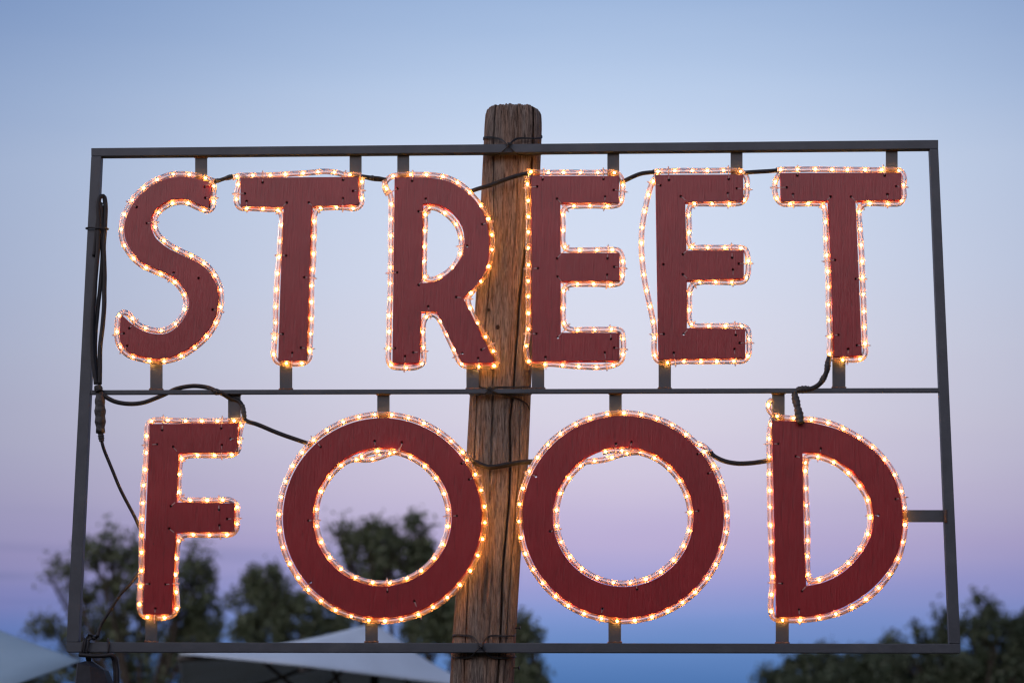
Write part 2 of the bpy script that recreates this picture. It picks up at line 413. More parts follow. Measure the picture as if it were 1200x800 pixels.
def nail(px, py, Y, d):
    V, F = [], []; p = P(px, py, Y); tube_geo([p, p+d*.012], .0012, 8, V, F); tube_geo([p+d*.011, p+d*.0135], .0040, 10, V, F)
    link('nail', mesh('nail', V, F), WIRE, proot)
nail(601.5, 782, YP-.02, Vector((1, -.2, 0)).normalized()); nail(602.5, 736, YP-.02, Vector((1, -.1, .1)).normalized())
# knots in the timber
def knot(px, py, r):
    c = P(px, py, YP-.055); c.y = YP-.058
    V, F = [], []
    for i in range(4):
        rr = r*(1-.27*i)
        for j in range(14):
            a = 2*math.pi*j/14; V.append(c+Vector((rr*math.cos(a)*.8, -.0035+.0016*(i % 2)-.0004*i, rr*math.sin(a))))
    for i in range(3):
        for j in range(14): F.append((i*14+j, i*14+(j+1) % 14, (i+1)*14+(j+1) % 14, (i+1)*14+j))
    F.append(tuple(3*14+j for j in range(14)))
    link('knot', mesh('knot', V, F), KNOT, proot)
KNOT = mat_simple('dark_knot_wood', (.035, .024, .018), .8, .2, 0, 300, .4, .8, .002)
knot(583.5, 384, .0052); knot(573, 364, .0035)

# ------------------------------------------------------------------ the sign: steel frame with lettering
sroot = empty('illuminated_sign', P(602, 765, .016), 'red STREET FOOD lettering welded into a dark steel frame on the post', 'sign')
YF0, YF1 = .006, .026                                  # front and back of the square tubes
FR = .0100
def quad_prism(name, c4, y0, y1, m, bev=.0012):        # four pixels (TL, TR, BR, BL) given on the front face
    f = [P(x, y, y0) for x, y in c4]; V = f + [Vector((p.x, y1, p.z)) for p in f]
    F = [(0, 3, 2, 1), (4, 5, 6, 7), (0, 1, 5, 4), (1, 2, 6, 5), (2, 3, 7, 6), (3, 0, 4, 7)]
    me = mesh(name, V, F); bevelled(me, bev, 2); return me
def part(name, c4, y0, y1, m=None, bev=.0012, parent=None, label=None):
    o = link(name, quad_prism(name, c4, y0, y1, m, bev), m or METAL, parent or sroot, smooth=False)
    if label: o['label'] = label
    return o
part('frame_bar', [(106.8, 173.6), (1099.6, 164.0), (1099.6, 174.2), (106.8, 183.0)], YF0, YF1, label='top bar of the frame')
part('frame_bar', [(77.8, 752.0), (1125.6, 753.8), (1125.6, 764.6), (77.8, 763.4)], YF0, YF1, label='bottom bar of the frame')
part('frame_bar', [(106.8, 183.3), (118.6, 183.2), (92.0, 751.7), (77.8, 751.7)], YF0, YF1, label='left upright of the frame')
part('frame_bar', [(1089.4, 174.5), (1099.6, 174.4), (1125.6, 753.5), (1112.6, 753.5)], YF0, YF1, label='right upright of the frame')
part('crossbar', [(106.5, 456.8), (1101.5, 454.2), (1101.7, 459.4), (106.2, 461.8)], .0065, .0170, label='thin bar between the two rows of letters')
TAB0, TAB1 = .0178, .0218
tabs = [(228.6, 242.6, 183.2, 222), (409.6, 423.6, 180, 222), (465.5, 479.5, 179.6, 222), (711.7, 725.7, 177.4, 222), (856.2, 870.2, 176.2, 222), (1038.2, 1052.0, 174.8, 222),
        (175.9, 190.2, 400, 456.9), (327.7, 342.3, 400, 456.6), (546.5, 561.0, 400, 456), (623.2, 637.8, 400, 455.8), (771.8, 786.3, 400, 455.6), (975.5, 990.8, 395, 455),
        (267.2, 281.8, 461.6, 510), (442.0, 456.4, 461.0, 505), (713.9, 728.6, 460.4, 500), (904.9, 919.6, 460, 512),
        (170.2, 184.0, 700, 752.2), (428.0, 442.6, 705, 752.4), (713.0, 727.8, 708, 753), (909.2, 924.4, 705, 753.4)]
def weld(x0, x1, y, up):
    V, F = [], []; a, b = P(x0-1, y, .0175), P(x1+1, y, .0175)
    pth = [a.lerp(b, i/10)+Vector((0, random.uniform(-.0006, .0006), random.uniform(-.0008, .0008))) for i in range(11)]
    tube_geo(pth, lambda t: .0022+.0008*math.sin(t*19+x0), 8, V, F); link('weld_bead', mesh('weld_bead', V, F), RUST, sroot)
for x0, x1, y0, y1 in tabs:
    part('mounting_tab', [(x0, y0), (x1, y0), (x1, y1), (x0, y1)], TAB0, TAB1, bev=.0006)
    weld(x0, x1, {True: y0+.8, False: y1-.6}[y0 < 200 or 455 < y0 < 470], 1)
part('mounting_tab', [(1030, 597.2), (1110.5, 597.2), (1110.5, 611.3), (1030, 611.3)], TAB0, TAB1, bev=.0006, label='sideways tab holding the letter D')
V, F = [], []; tube_geo([P(1108.5, 597 + i*1.5 + random.uniform(-.3, .3), .0065) for i in range(11)], .0030, 8, V, F); link('weld_bead', mesh('weld_bead', V, F), RUST, sroot)

YB0, YB1 = .001, .0172                                # front and back of the letter boards
YR = .0066                                            # rope light axis
def circ(cx, cy, rx, ry, n=72, ph=0): return [(cx+rx*math.cos(2*math.pi*i/n+ph), cy+ry*math.sin(2*math.pi*i/n+ph)) for i in range(n)]
def smooth2(pts, closed=False, step=1.5):
    return [(p.x, p.y) for p in catmull([Vector((x, y, 0)) for x, y in pts], step, closed)]
def inset(pts, d):                                     # closed polyline moved inwards by d pixels
    n = len(pts); o = []
    ar = sum(pts[i][0]*pts[(i+1) % n][1]-pts[(i+1) % n][0]*pts[i][1] for i in range(n))
    s = 1 if ar > 0 else -1
    for i in range(n):
        a, b = Vector(pts[i-1]), Vector(pts[(i+1) % n]); t = (b-a).normalized()
        o.append((pts[i][0]-t.y*d*s, pts[i][1]+t.x*d*s))
    return o
V, F = [], []
for k_, (rad, yy) in enumerate(((.0023, .006), (.0023, .0004), (.0014, -.0006), (.0008, .0006))):
    for j in range(10): V.append(Vector((rad*math.cos(.628*j), yy, rad*math.sin(.628*j))))
for k_ in range(3):
    for j in range(10): F.append((k_*10+j, k_*10+(j+1) % 10, k_*10+10+(j+1) % 10, k_*10+10+j))
F.append(tuple(30+j for j in range(10))); F.append(tuple(reversed(range(10))))
shade_plug_me = mesh('hole_shade_plug', V, F); shade_plug_me.materials.append(mat_simple('hole_shade_black', (.018, .014, .014), .6, .3, 0, 400, .3, .2, .0005))  # dark plugs set into the tie holes, standing in for the shade inside
def board(ch, label, rings, holes):
    cu = bpy.data.curves.new('letter_'+ch, 'CURVE'); cu.dimensions = '2D'; cu.fill_mode = 'BOTH'
    ym = (YB0+YB1)/2
    allr = [[P(x, y, YB0) for x, y in r] for r in rings]
    for hx, hy in holes:
        c = P(hx, hy, YB0); rr = random.uniform(.0024, .0029)
        allr.append([c+Vector((rr*math.cos(a), 0, rr*math.sin(a))) for a in [2*math.pi*i/10 for i in range(10)]])
    for r in allr:
        sp = cu.splines.new('POLY'); sp.points.add(len(r)-1); sp.use_cyclic_u = True
        for q, p in zip(sp.points, r): q.co = (p.x, p.z, 0, 1)
    cu.bevel_depth = .0007; cu.bevel_resolution = 1; cu.extrude = (YB1-YB0)/2-.0007; cu.offset = -.0007
    tmp = bpy.data.objects.new('tmp', cu); COL.objects.link(tmp)
    dg_ = bpy.context.evaluated_depsgraph_get(); me = bpy.data.meshes.new_from_object(tmp.evaluated_get(dg_))
    bpy.data.objects.remove(tmp); bpy.data.curves.remove(cu)
    me.transform(Matrix.Rotation(R(90), 4, 'X')); me.transform(Matrix.Translation((0, ym, 0))); me.name = 'letter'
    o = link('letter', me, BOARD, sroot, smooth=False); o['label'] = label
    for i, (hx, hy) in enumerate(holes):
        if i % 9 == 4: continue
        s_ = bpy.data.objects.new('hole_shade_plug', shade_plug_me); COL.objects.link(s_); s_.parent = o
        s_.location = P(hx, hy, YB0)+Vector((0, .0035, 0)); s_.rotation_euler = (0, random.uniform(0, 3), 0)
    return o

bulb_me = bpy.data.meshes.new('bulb'); bm = bmesh.new(); bmesh.ops.create_icosphere(bm, subdivisions=2, radius=.0026)
for v in bm.verts: v.co.z *= .95
bm.to_mesh(bulb_me); bm.free(); bulb_me.materials.append(BULB)
for p_ in bulb_me.polygons: p_.use_smooth = True
ropes = []
PXM = SIGN_W/1010
def rope(label, pts, phase=.5, spacing=19.6, closed=False, yoff=0.0):
    """pts: (px, py[, extra depth])"""
    path = catmull([P(p[0], p[1], YR+yoff+(p[2] if len(p) > 2 else 0)) for p in pts], .0026, closed)
    for i, p in enumerate(path):                       # hand-fitted tubing is never quite straight
        p.x += .0007*noise.noise(Vector((i*.05, len(ropes)*7.3, 0))); p.z += .0007*noise.noise(Vector((i*.05, len(ropes)*7.3, 5)))
    lo = min(path, key=lambda p: p.z)
    root = empty('rope_light', (lo.x, YR, lo.z), label, 'rope light', 'rope lights tied round the letters')
    V, F = tube_geo(path, .0061, 20, caps=True); tb = link('tubing', mesh('tubing', V, F), TUBE, root)
    # the pair of supply wires inside, twisting slowly
    V, F = [], []
    for sgn in (-1, 1):
        w = []
        for i in range(0, len(path), 3):
            a, b = path[max(0, i-1)], path[min(len(path)-1, i+1)]; t = (b-a).normalized(); sdv = t.cross(Vector((0, -1, 0))).normalized()
            an = .35*math.sin(i*.013+len(ropes)); w.append(path[i]+(sdv*math.cos(an)+Vector((0, 1, 0))*math.sin(an))*(.0034*sgn))
        tube_geo(w, .00055, 5, V, F)
    link('inner_wire', mesh('inner_wire', V, F), COPPER, root)
    Ltot = sum((b-a).length for a, b in zip(path, path[1:])); nb = int(round(Ltot/(spacing*PXM)))
    for i in range(nb):
        s = (i+phase+random.uniform(-.05, .05))/nb*(len(path)-1); s = min(len(path)-1.01, max(0, s)); j = int(s)
        p = path[j].lerp(path[j+1], s-j); t = (path[j+1]-path[j]).normalized()
        b = bpy.data.objects.new('bulb', bulb_me); COL.objects.link(b); b.parent = root; b.location = p-root.location
        b.rotation_euler = t.to_track_quat('Z', 'Y').to_euler()
        f_ = random.uniform(.82, 1.15); b.scale = (f_, f_, f_)
    ropes.append((root, path)); return root, path
def ties(holes, my, reach=17.0):
    for hx, hy in holes:
        h = P(hx, hy, YB0); best = None
        for root, path in my:
            for j in range(1, len(path)-1):
                d = (path[j]-h).length
                if best is None or d < best[0]: best = (d, root, path, j)
        d, root, path, j = best
        if d > reach*PXM: continue
        c = path[j]; t = (path[j+1]-path[j-1]).normalized(); o_ = c-h; o_.y = 0; o_ = (o_-t*o_.dot(t)); 
        if o_.length < 1e-5: continue
        o_.normalize(); fr = Vector((0, -1, 0)); r = .0072
        V, F = [], []
        loop = [h+Vector((0, .004, 0))+o_*.0018, h+fr*.0006+o_*.0024, h.lerp(c, .5)+fr*.002]
        for a in range(-35, 200, 18):                  # from the board side over the front to the outside and round the back
            an = R(a); loop.append(c+(fr*math.sin(an)-o_*math.cos(an))*r)
        loop = [p for p in loop]
        hw_ = t*.0010; n = len(loop)
        for i, p in enumerate(loop):
            a_, b_ = loop[max(0, i-1)], loop[min(n-1, i+1)]; tn = (b_-a_).normalized(); nn = t.cross(tn).normalized()*.0006
            V += [p-hw_-nn, p+hw_-nn, p+hw_+nn, p-hw_+nn]
        for i in range(n-1):
            for q in range(4): F.append((i*4+q, i*4+(q+1) % 4, i*4+4+(q+1) % 4, i*4+4+q))
        F.append((0, 3, 2, 1)); F.append(tuple((n-1)*4+q for q in range(4)))
        # tie head and the clipped tail
        box_geo(V, F, c+o_*.0080+fr*.001, t, o_, fr, (.0017, .0011, .0014))
        tl = random.uniform(.0006, .003); box_geo(V, F, c+o_*(.0092+tl/2)+fr*.001+t*.0004, t, (o_+t*random.uniform(-.3, .3)).normalized(), fr, (.0009, tl/2, .0005))
        link('cable_tie', mesh('cable_tie', V, F), TIE, root, smooth=False)

# ---- S
rS = [(250.5,226),(250,216.5),(245,212.6),(233,206.8),(214.8,204),(196.6,205.7),(177.8,214),(162.8,225.4),(151.6,239.6),(143,260.6),(143,279.4),(150.6,295.3),(163.8,309.4),(180.6,317.8),(197.5,325.3),(211.6,337.5),(218,354.4),(211.6,373),(194.7,386.3),(177,386.3),(160,378.8),(150.5,368),(144,366.3),(138.8,371.5),(137.4,381.6),(138.4,401),(148.8,414.8),(167.5,421.3),(187,423.8),(206,420),(223.8,410.6),(238.8,398.4),(251,382.5),(257.5,365.6),(259.4,346),(254.7,328),(244.4,313),(228.4,302),(211.6,294),(195.6,285),(183.8,272),(182.3,254),(197.5,240),(216,237),(233,243.8),(243.5,247),(249,243.5)]
bS = smooth2([(247.4,214.8),(244,213.2)],False)+smooth2([(244,213.2),(232,209.8),(214.8,207),(197.6,208.8),(179.4,216.6),(164.9,228),(154.4,241),(146.2,260.8),(146.4,278.4),(153.4,293.2),(165.5,306.6),(181.8,314.9),(199.2,322.4),(213.8,335.3),(221.4,353.6),(214.7,374.2),(196.3,389.8),(176.4,390.2),(158,382),(143.4,369.5)])+smooth2([(141.4,371),(140.6,381.8),(141.2,400),(150.4,412),(168.5,418.1),(187,420.4),(205,416.6),(222,407.8),(236.4,396),(248.2,380.9),(254.2,364.8),(255.9,346.4),(251.5,329.6),(242,315.4),(226.8,304.9),(210,297.2),(193,288),(179.4,274),(178,252.8),(195.2,236.6),(216.6,233.4),(232.6,239.6),(244.6,245)])
hS = [(239.7,219),(240.6,232),(160,242.8),(172,261.6),(203.5,319.7),(232.8,325.9),(249.4,362.8),(151.6,384.4),(145,390.6),(148.8,405.4)]
board('S', 'letter S', [bS], hS)
q = [rope('rope light outlining the letter S', [(251.5,212.5,.004)]+rS[3:]+rS[0:1]+[(250.2,217.5,-.012),(246,213.5,-.013)], .6)]; ties(hS, q)
# ---- first T
hT1 = [(307.8,213.8),(287,226.9),(289,235.9),(336,237.6),(362,237.6),(402,211),(413.8,224),(402,232.5),(335,299.5),(356.6,324.8),(331.3,391.3),(352.8,407.4),(342.5,413.4)]
board('T', 'first letter T of the upper row', [[(281.6,208.2),(419.8,207.2),(419.8,240),(365.6,242),(362.6,330),(359.6,422.8),(325.8,422.8),(328.6,330),(332.4,243),(281.8,242)]], hT1)
q = [rope('rope light outlining the T between S and R', [(272,208.5),(279,206.5),(288,205.7),(307,205.7),(325.6,205),(344.4,203.8),(363,202.5),(382,201),(395,202.5),(405.3,205),(418,204.6),(423.6,208),(423.4,223),(423.2,239),(417.5,243.8),(402.5,243.2),(383.8,243.4),(372.5,245),(368.6,252),(368.4,271),(367.3,289.7),(367.3,304.7),(365,331),(365,349.7),(365,369.4),(364,389),(362.8,408),(362.4,419),(356.5,425),(338.8,426),(325,424),(320.8,416),(321.5,401),(322.8,381.6),(323,362.8),(323.8,345),(324.7,325),(326.6,305.6),(327.5,288.8),(328.8,270),(329.8,252),(325.6,246.3),(313.4,245.3),(294.7,244.3),(281.7,243.8),(277.4,238),(278,222),(281,211.5),(286,207,.010)], .3)]; ties(hT1, q)
# ---- R
hR = [(465.9,221),(483,211.9),(499,233),(490.6,247.9),(547.3,288.4),(565.3,262.9),(465.3,319.3),(490.6,333.8),(501.9,359),(534.7,348.2),(462.9,407.8),(474.7,417.2),(484.4,413),(541.8,413.8),(564.3,409.7),(560.4,419.6)]
bR = [(462.3,208)]+smooth2([(502,207.9),(524.4,212),(541,221),(556.3,234.4),(567,250),(571.4,264.4),(573.4,281),(573,297),(569.5,315),(560,332),(546,346.5)])+[(542.6,348.6),(579.2,421.9),(577.6,425.4),(541.4,425.4)]+smooth2([(541.4,425.4),(528,398),(511.4,364.9)])+[(493.4,365.4),(491.6,425.4),(459.7,425.6),(461,320)]
cR = [(495.9,238.8)]+smooth2([(514,239.6),(530,249),(541.3,265.6),(544,280.4),(543,293.5),(539.4,303.8),(524.8,320.6),(511,329.4),(494.8,331.4)])
board('R', 'letter R', [bR, cR], hR)
q = [rope('outer rope light round the letter R', [(450.6,212,-.006),(453,221,-.009),(457.6,229,-.004),(458.4,249.4),(458,270),(457.8,288.8),(457.8,308.4),(457.3,328),(456.8,348),(456.3,367.5),(456,387),(455.4,407.8),(455.6,422.8),(460,429),(473.8,430.9),(488,430),(495.5,425),(496,407.8),(495.4,388),(497,375.5),(502.8,368.4),(510.3,369.4),(516,376),(524.4,393.8),(533.2,411.6),(538.4,423.8),(544,428.4),(562.8,429.4),(577,429.4),(583,425),(576,407.8),(566.6,391),(557.2,374),(549,356.5),(548.5,348.5),(555.3,339.4),(567.5,324),(574.6,305.6),(577,284),(574.4,264.4),(567.9,247.5),(556,231.6),(542.8,218.6),(525.3,209),(506.6,205.2),(487.8,204.8),(469,205),(457.5,207.6),(451.2,214.5),(451.4,222),(455,228.5,.004)], .5),
     rope('short rope light inside the eye of the letter R', [(499,250),(500.5,244.6),(509.4,243.8),(524.4,252),(536.6,266.6),(540.7,287.8),(536.6,304.7),(523.4,319.7),(506.6,327.6),(498.6,326),(497,317.8),(497.2,298),(497.6,278.4),(498.4,260),(499,247.5,-.006),(504,243.2,-.009)], .45)]; ties(hR, q)
# ---- first E
hE = [(636,210.4),(629.4,218.8),(707.2,210),(719.4,222.8),(709,230.6),(652.8,233),(630.3,314.4),(652.8,302.8),(711.9,302.8),(720,312.8),(711.5,322),(653.4,324),(628.4,391),(653.8,395.3),(716,397),(720,407.4),(708.7,413),(639.3,418.5)]
board('E', 'first letter E, its spine in front of the post', [[(622.2,206),(725,206),(725.2,237.8),(656.6,237.8),(657,296.3),(726,296.3),(726,329.2),(657,329.6),(657.2,389.6),(726.2,389.6),(726,422.8),(623.4,423.4),(623,320)]], hE)
q = [rope('rope light outlining the E beside the R', [(617.5,201.6),(625,201.8),(636.9,202.5),(657,202.3),(677,202.3),(696.9,202.6),(715.3,202),(724,204),(729,211),(729,229.7),(726,238.6),(717.5,241.3),(696.9,241.3),(677,241.6),(665,242.2),(660.2,246.6),(660,266),(660,285),(664.5,292),(675.3,293.4),(695.4,293),(713.8,292.8),(725,294),(729.4,302),(729.2,320.6),(727.4,330.5),(719.3,333.4),(702,333),(682.8,333),(667.9,333.6),(661.2,338.4),(660.3,353.4),(660,372),(662.4,382),(668.8,386),(689.4,386.2),(709,386.2),(721,385.8),(728.3,388.3),(730.3,397),(730.3,411),(727.8,422.4),(720,427.5),(706.3,429.8),(686.6,429.8),(666.9,428.4),(646.8,426.4),(629.5,427),(620.4,424),(616.6,412.5),(618.6,391.9),(619.2,374),(619,353.4),(619,333.8),(619.2,315),(619.2,295.3),(619,275),(619.2,256),(619,236),(618.2,218.4),(618.4,204,.010)], .25)]; ties(hE, q)
# ---- second E
hE2 = [(784,211),(774,217.5),(854,210),(863.5,220.9),(852.8,226.5),(797.9,230.3),(800.3,298),(858,301.9),(866,309),(777.4,309.8),(800.3,321.6),(859,315.9),(777.8,391.3),(801.3,391.3),(862.2,392.3),(866.9,401.8),(860.7,409),(789.6,413.4)]
board('E', 'second letter E, on the right of the upper row', [[(768,204.8),(870.8,204.4),(871.6,235.3),(803,237.2),(804.6,293.4),(871.6,293.4),(871.8,326.3),(805,328.7),(805,384.4),(873.4,385.3),(873.4,419.4),(771.6,421.2),(769.6,310)]], hE2)
q = [rope('rope light bowing away from the left side of an E', [(765,202),(772,201),(780.6,200.6),(800.9,200.2),(820,200.2),(839.7,200.2),(859.8,199.9),(869.2,201.6),(875,209),(875.6,220),(874.2,230.7),(869,237.2),(861.3,238.9),(841.6,238.9),(821.9,238.9),(811,239.8),(807.3,246.5),(807.4,266.3),(807.3,284),(811.6,290),(824.3,290.2),(844,290.2),(864,290.2),(873,292.4),(876.3,301.9),(876.1,321.6),(871.6,329.4),(862.2,330.8),(842,330.6),(821.9,330.4),(813,333),(808.4,340.3),(807.8,361),(808,376),(812.5,381.6),(828.4,382),(848.5,382),(868,381.8),(875.8,385.6),(877.6,397.5),(877.2,415),(872,422.2),(859.8,423.4),(839.7,423.4),(818.5,423.4),(798.4,423.6),(779,424.8),(769.8,421.5),(766.4,410.6),(767,388),(763.8,369.4),(759.6,349),(755.7,331),(753.2,312.8),(751.6,294.4),(752,274.7),(754,256),(757.6,237.2),(762.8,217.9),(767.5,209,.006),(771,204,.012)], .35)]; ties(hE2, q)
# ---- second T
hT2 = [(934.6,205.9),(1036.8,205.9),(921.9,219.8),(1050.3,218.4),(929.4,227.8),(1040,227.8),(973.4,230.6),(997.3,230.6),(978.5,304.7),(1003,326.8),(982.4,392.4),(1004.4,404.6),(994,409)]
board('T', 'last letter T, at the right end of the upper row', [[(914.2,202.6),(1056.2,202.4),(1056.4,234.4),(1002.6,235.4),(1006.4,320),(1010.2,416.6),(977.4,418),(974,320),(970.6,235.6),(915.2,236.4)]], hT2)
q = [rope('rope light outlining the T nearest the right upright', [(909.5,199.6),(918,199),(931.3,198.8),(950.4,198.4),(970,198.8),(989.4,199),(1008.5,199),(1028.2,199.5),(1047.5,198.8),(1055.6,201),(1059.4,208.5),(1058.6,218.4),(1059.2,231),(1054,238.4),(1044.7,239.2),(1025,238.3),(1013.8,239.4),(1007.6,244.7),(1007.6,265.3),(1009,285),(1010,303.8),(1010.6,324.4),(1011.4,342.2),(1012.4,361.9),(1012.8,382.5),(1013.4,402.8),(1013.8,412.5),(1010.5,419),(1002.5,421.3),(991.3,421.4),(980,421.7),(973.4,418.5),(971.9,410.6),(972.5,395.6),(971.6,376),(970.6,356.3),(970.6,336.6),(970,317.8),(968.8,298),(967.8,279.4),(967.4,259.7),(966.2,246),(963,239.6),(955.6,238.6),(945.3,238.6),(927.5,239),(917.5,239),(911,233.5),(907.8,223),(908.8,211.8),(913.4,204,.009)], .3)]; ties(hT2, q)
# ---- F
hF = [(190,503.8),(259.4,501.5),(184,520.3),(203,523.4),(270,514),(260,521.2),(200.3,592.8),(256.6,597),(266.3,607.8),(198.4,619),(257,615.3),(175,683.8),(193.8,684.3),(182,712.8)]
board('F', 'letter F', [[(175.4,496.3),(279.2,496),(277.8,529.8),(209.6,530.8),(207,588.2),(275,589.2),(274.2,623),(206.4,623.8),(201.6,719.6),(167.4,719.6),(171,610)]], hF)
q = [rope('rope light outlining the letter F', [(284.5,491.5,.004),(278,492.6),(269.7,493),(250,493),(231.3,493),(211,493),(191.9,492),(179.8,492.5),(173.4,497),(172.4,507),(171.8,517.8),(171.2,536.6),(169.4,556.3),(167.9,576.5),(167,596.2),(166,616),(166,636.9),(166,656.6),(165.4,677),(163.8,698.8),(163.8,713.6),(168,721),(182.5,723.5),(199.3,722),(206.4,715.6),(207.4,702.5),(205.6,682.8),(206.3,662),(207.4,644.5),(209.7,633),(214.4,627.8),(221,626.4),(238,626.6),(258.8,626.4),(271.5,625.2),(276.9,619),(277.6,603),(277.2,592),(270.6,586),(251.5,585.9),(231.3,585.9),(215,585),(210.2,579.8),(209.7,565.6),(210.6,546),(212.9,536.8),(221,533.8),(242,533.4),(261.3,533),(273.5,532),(279.3,526.3),(280.6,509.4),(282.5,499),(285,490,.006)], .5)]; ties(hF, q)
# ---- first O
hO1 = [(375.9,523.4),(439,516.5),(471,518.4),(361.3,609.7),(364,681.9),(454,692.8),(485.6,704),(541,542.8),(549.8,561.5),(535.3,604)]
board('O', 'first letter O, beside the F', [circ(448, 606.4, 116.6, 116.9, 120), circ(448, 605.6, 81.2, 81.2, 90)], hO1)
def arc(cx, cy, rx, ry, a0, a1, n=40): return [(cx+rx*math.cos(R(a0+(a1-a0)*i/n)), cy+ry*math.sin(R(a0+(a1-a0)*i/n))) for i in range(n+1)]
q = [rope('outer rope light round the O beside the F', arc(447.6, 606.3, 120.6, 121, -38, 316, 70)+[(541, 528.5, -.004), (551, 537, -.008)], .4),
     rope('inner rope light round the hole of the O beside the F', [(419, 539, -.001), (428, 532, 0)]+arc(448, 605.6, 77.6, 77.4, -96, 236, 60)+[(413.5, 538.4, -.004), (428.8, 538.6, -.010), (440, 537, -.011), (458.8, 530.5, -.012), (470, 528.5, -.013)], .3)]; ties(hO1, q)
# ---- second O
hO2 = [(721.9,519.7),(740,517.8),(817.5,531.9),(830,554.4),(628,557.8),(644.6,622.3),(818.4,598.4),(746.6,690),(706,712.8)]
board('O', 'second letter O, beside the D', [circ(730.2, 605.2, 118.2, 118.3, 120), circ(730.3, 605.2, 82.4, 81.8, 90)], hO2)
q = [rope('outer rope light round the O beside the D', arc(730, 605.5, 122, 121.8, -40, 315, 70)+[(824, 522.5, -.004), (833, 530.5, -.008)], .15),
     rope('inner rope light round the hole of the O beside the D', [(706, 530), (716, 527.6)]+arc(730.2, 605.2, 78.6, 77.8, -94, 236, 60)+[(689, 540.5, -.003), (708.4, 538.4, -.010), (726.6, 532.5, -.011), (739.7, 530, -.012), (751, 529.5, -.013)], .2)]; ties(hO2, q)
# ---- D
hD = [(911.9,519.7),(962,525.3),(932.5,534.3),(1049.7,584.4),(1029.4,603.5),(916.6,683.2),(940,692.2),(936.3,713.8)]
bD = [(904.4,492.6)]+smooth2([(930,493),(945,494),(960.6,496.8),(983,503.4),(1001.9,512.4),(1018.8,523.8),(1033.8,538.4),(1045,554.4),(1051.6,569.4),(1055.8,585),(1057.8,602),(1057,627.5),(1051.6,648),(1043,665),(1030,681.4),(1016.9,693.4),(1000,704.8),(982.2,713.2),(964.4,718.6),(945.6,721.6),(928,722.4)])+[(910,722.8),(907,600)]
cD = [(940.4,529.8)]+smooth2([(953,530),(965,532.4),(979.4,539),(1000,552.5),(1011.3,567.2),(1019.3,582.5),(1023.2,601.3),(1023.4,612.5),(1019.7,629.4),(1009.4,648),(996.3,663),(981.3,674.4),(964.4,682),(944.9,686.2)])+[(942.6,640)]
board('D', 'letter D', [bD, cD], hD)
q = [rope('outer rope light round the letter D with a small loop at its top left', [(903.6,469,.012),(900.8,473,.002),(900.6,478,-.004),(905,484.6,-.005),(913.8,488.6,-.002),(924,489.8),(934.4,490.2),(943.8,490.8),(953,491.6),(964.4,493.6),(983,499.6),(1001.5,509),(1018.4,520.4),(1032.8,533.8),(1045.4,550.6),(1053.8,568),(1058.4,587),(1060.6,608.8),(1059.2,628.4),(1054.4,648.5),(1046,666.8),(1035,682.8),(1020.6,697.3),(1003.8,708.6),(984,717.7),(965.3,722.6),(945.6,725.4),(925,726.2),(913.8,726),(906.4,723),(903.4,713.8),(903.4,702.5),(905.4,683.2),(904.6,662),(904,641),(903.2,621.5),(902.5,601.3),(902.3,580.6),(902,560),(901.8,539.4),(901.2,521.6),(901.8,505.6),(904,494,.008),(906.5,487,.014)], .45),
     rope('inner rope light in the hole of the letter D', [(943.5,545),(943.9,536.5),(949,534.2),(961.6,535.6),(980.3,543),(995.7,555),(1008.4,570.3),(1016.4,585),(1019.6,600),(1019.8,610),(1016,627.5),(1005.4,646.8),(992,661.4),(975.8,672.6),(957,679.8),(949,680.2),(946.2,667.5),(946.2,647),(946.4,627.5),(945.6,606.9),(944.9,585.3),(944.2,565.6),(943.8,549,-.004),(945.4,536,-.010)], .2)]; ties(hD, q)

# ------------------------------------------------------------------ power leads
def cable(name, label, strands, cat='cable', group=None, lumps=(), mats=None):
    allp = [p for st in strands for p in st[0]]
    lo = max(allp, key=lambda p: p[1]); b = P(lo[0], lo[1], lo[2])
    sh = .008 if (group and 'looping' not in label) or cat == 'connector' else 0.0
    root = empty(name, b, label, cat, group)
    for pts, rad in strands:
        path = catmull([P(p[0], p[1], p[2]+sh) for p in pts], .004)
        for i, p in enumerate(path): p += Vector((noise.noise(Vector((i*.09, pts[0][0], 0))), 0, noise.noise(Vector((i*.09, pts[0][0], 9)))))*.0009
        V, F = tube_geo(path, rad, 12); link('lead', mesh('lead', V, F), RUBBER, root)
    for x, y, Y, x2, y2, Y2, r in lumps:
        a, b2 = P(x, y, Y+sh), P(x2, y2, Y2+sh); pth = [a.lerp(b2, i/14) for i in range(15)]
        V, F = tube_geo(pth, lambda t, r=r, x=x: r*(.78+.22*math.sin(math.pi*t))*(1+.10*math.sin(t*23+x)), 14); link('tape_wrap', mesh('tape_wrap', V, F), TAPE, root)
    return root
G = 'black power leads joining the letters'
cable('power_cable', 'short black lead between the S and the T', [([(243, 213.5, .010), (253, 212.6, .002), (262, 209.8, -.004), (272, 207, -.010)], .0042)], group=G, lumps=[(264.5, 209.2, -.006, 273, 206.6, -.011, .0058), (249, 213, .006, 258, 211.2, -.001, .0052)])
cable('power_cable', 'short black lead between the T and the R', [([(424, 206.2, -.004), (436, 208, -.008), (444, 208.6, -.008), (453, 210.5, -.008)], .0036), ([(426, 208.4, -.001), (437, 211, -.004), (450, 211.8, -.006)], .0026)], group=G, lumps=[(434, 208.4, -.007, 438.5, 209, -.008, .0060)])
cable('power_cable', 'black lead crossing the post above the rounded top of the R', [([(551, 224.5, .006), (560, 221.5, .006), (571, 218.4, .006), (580, 215, .004), (590, 211.2, .000), (604, 206.8, -.008), (618.5, 203.4, -.012)], .0047)], group=G)
cable('power_cable', 'black lead between the two letters E', [([(727, 213.5, .006), (733.4, 211.2, 0), (742, 207.2, -.006), (752, 203.4, -.010), (767, 201.8, -.012)], .0047)], group=G)
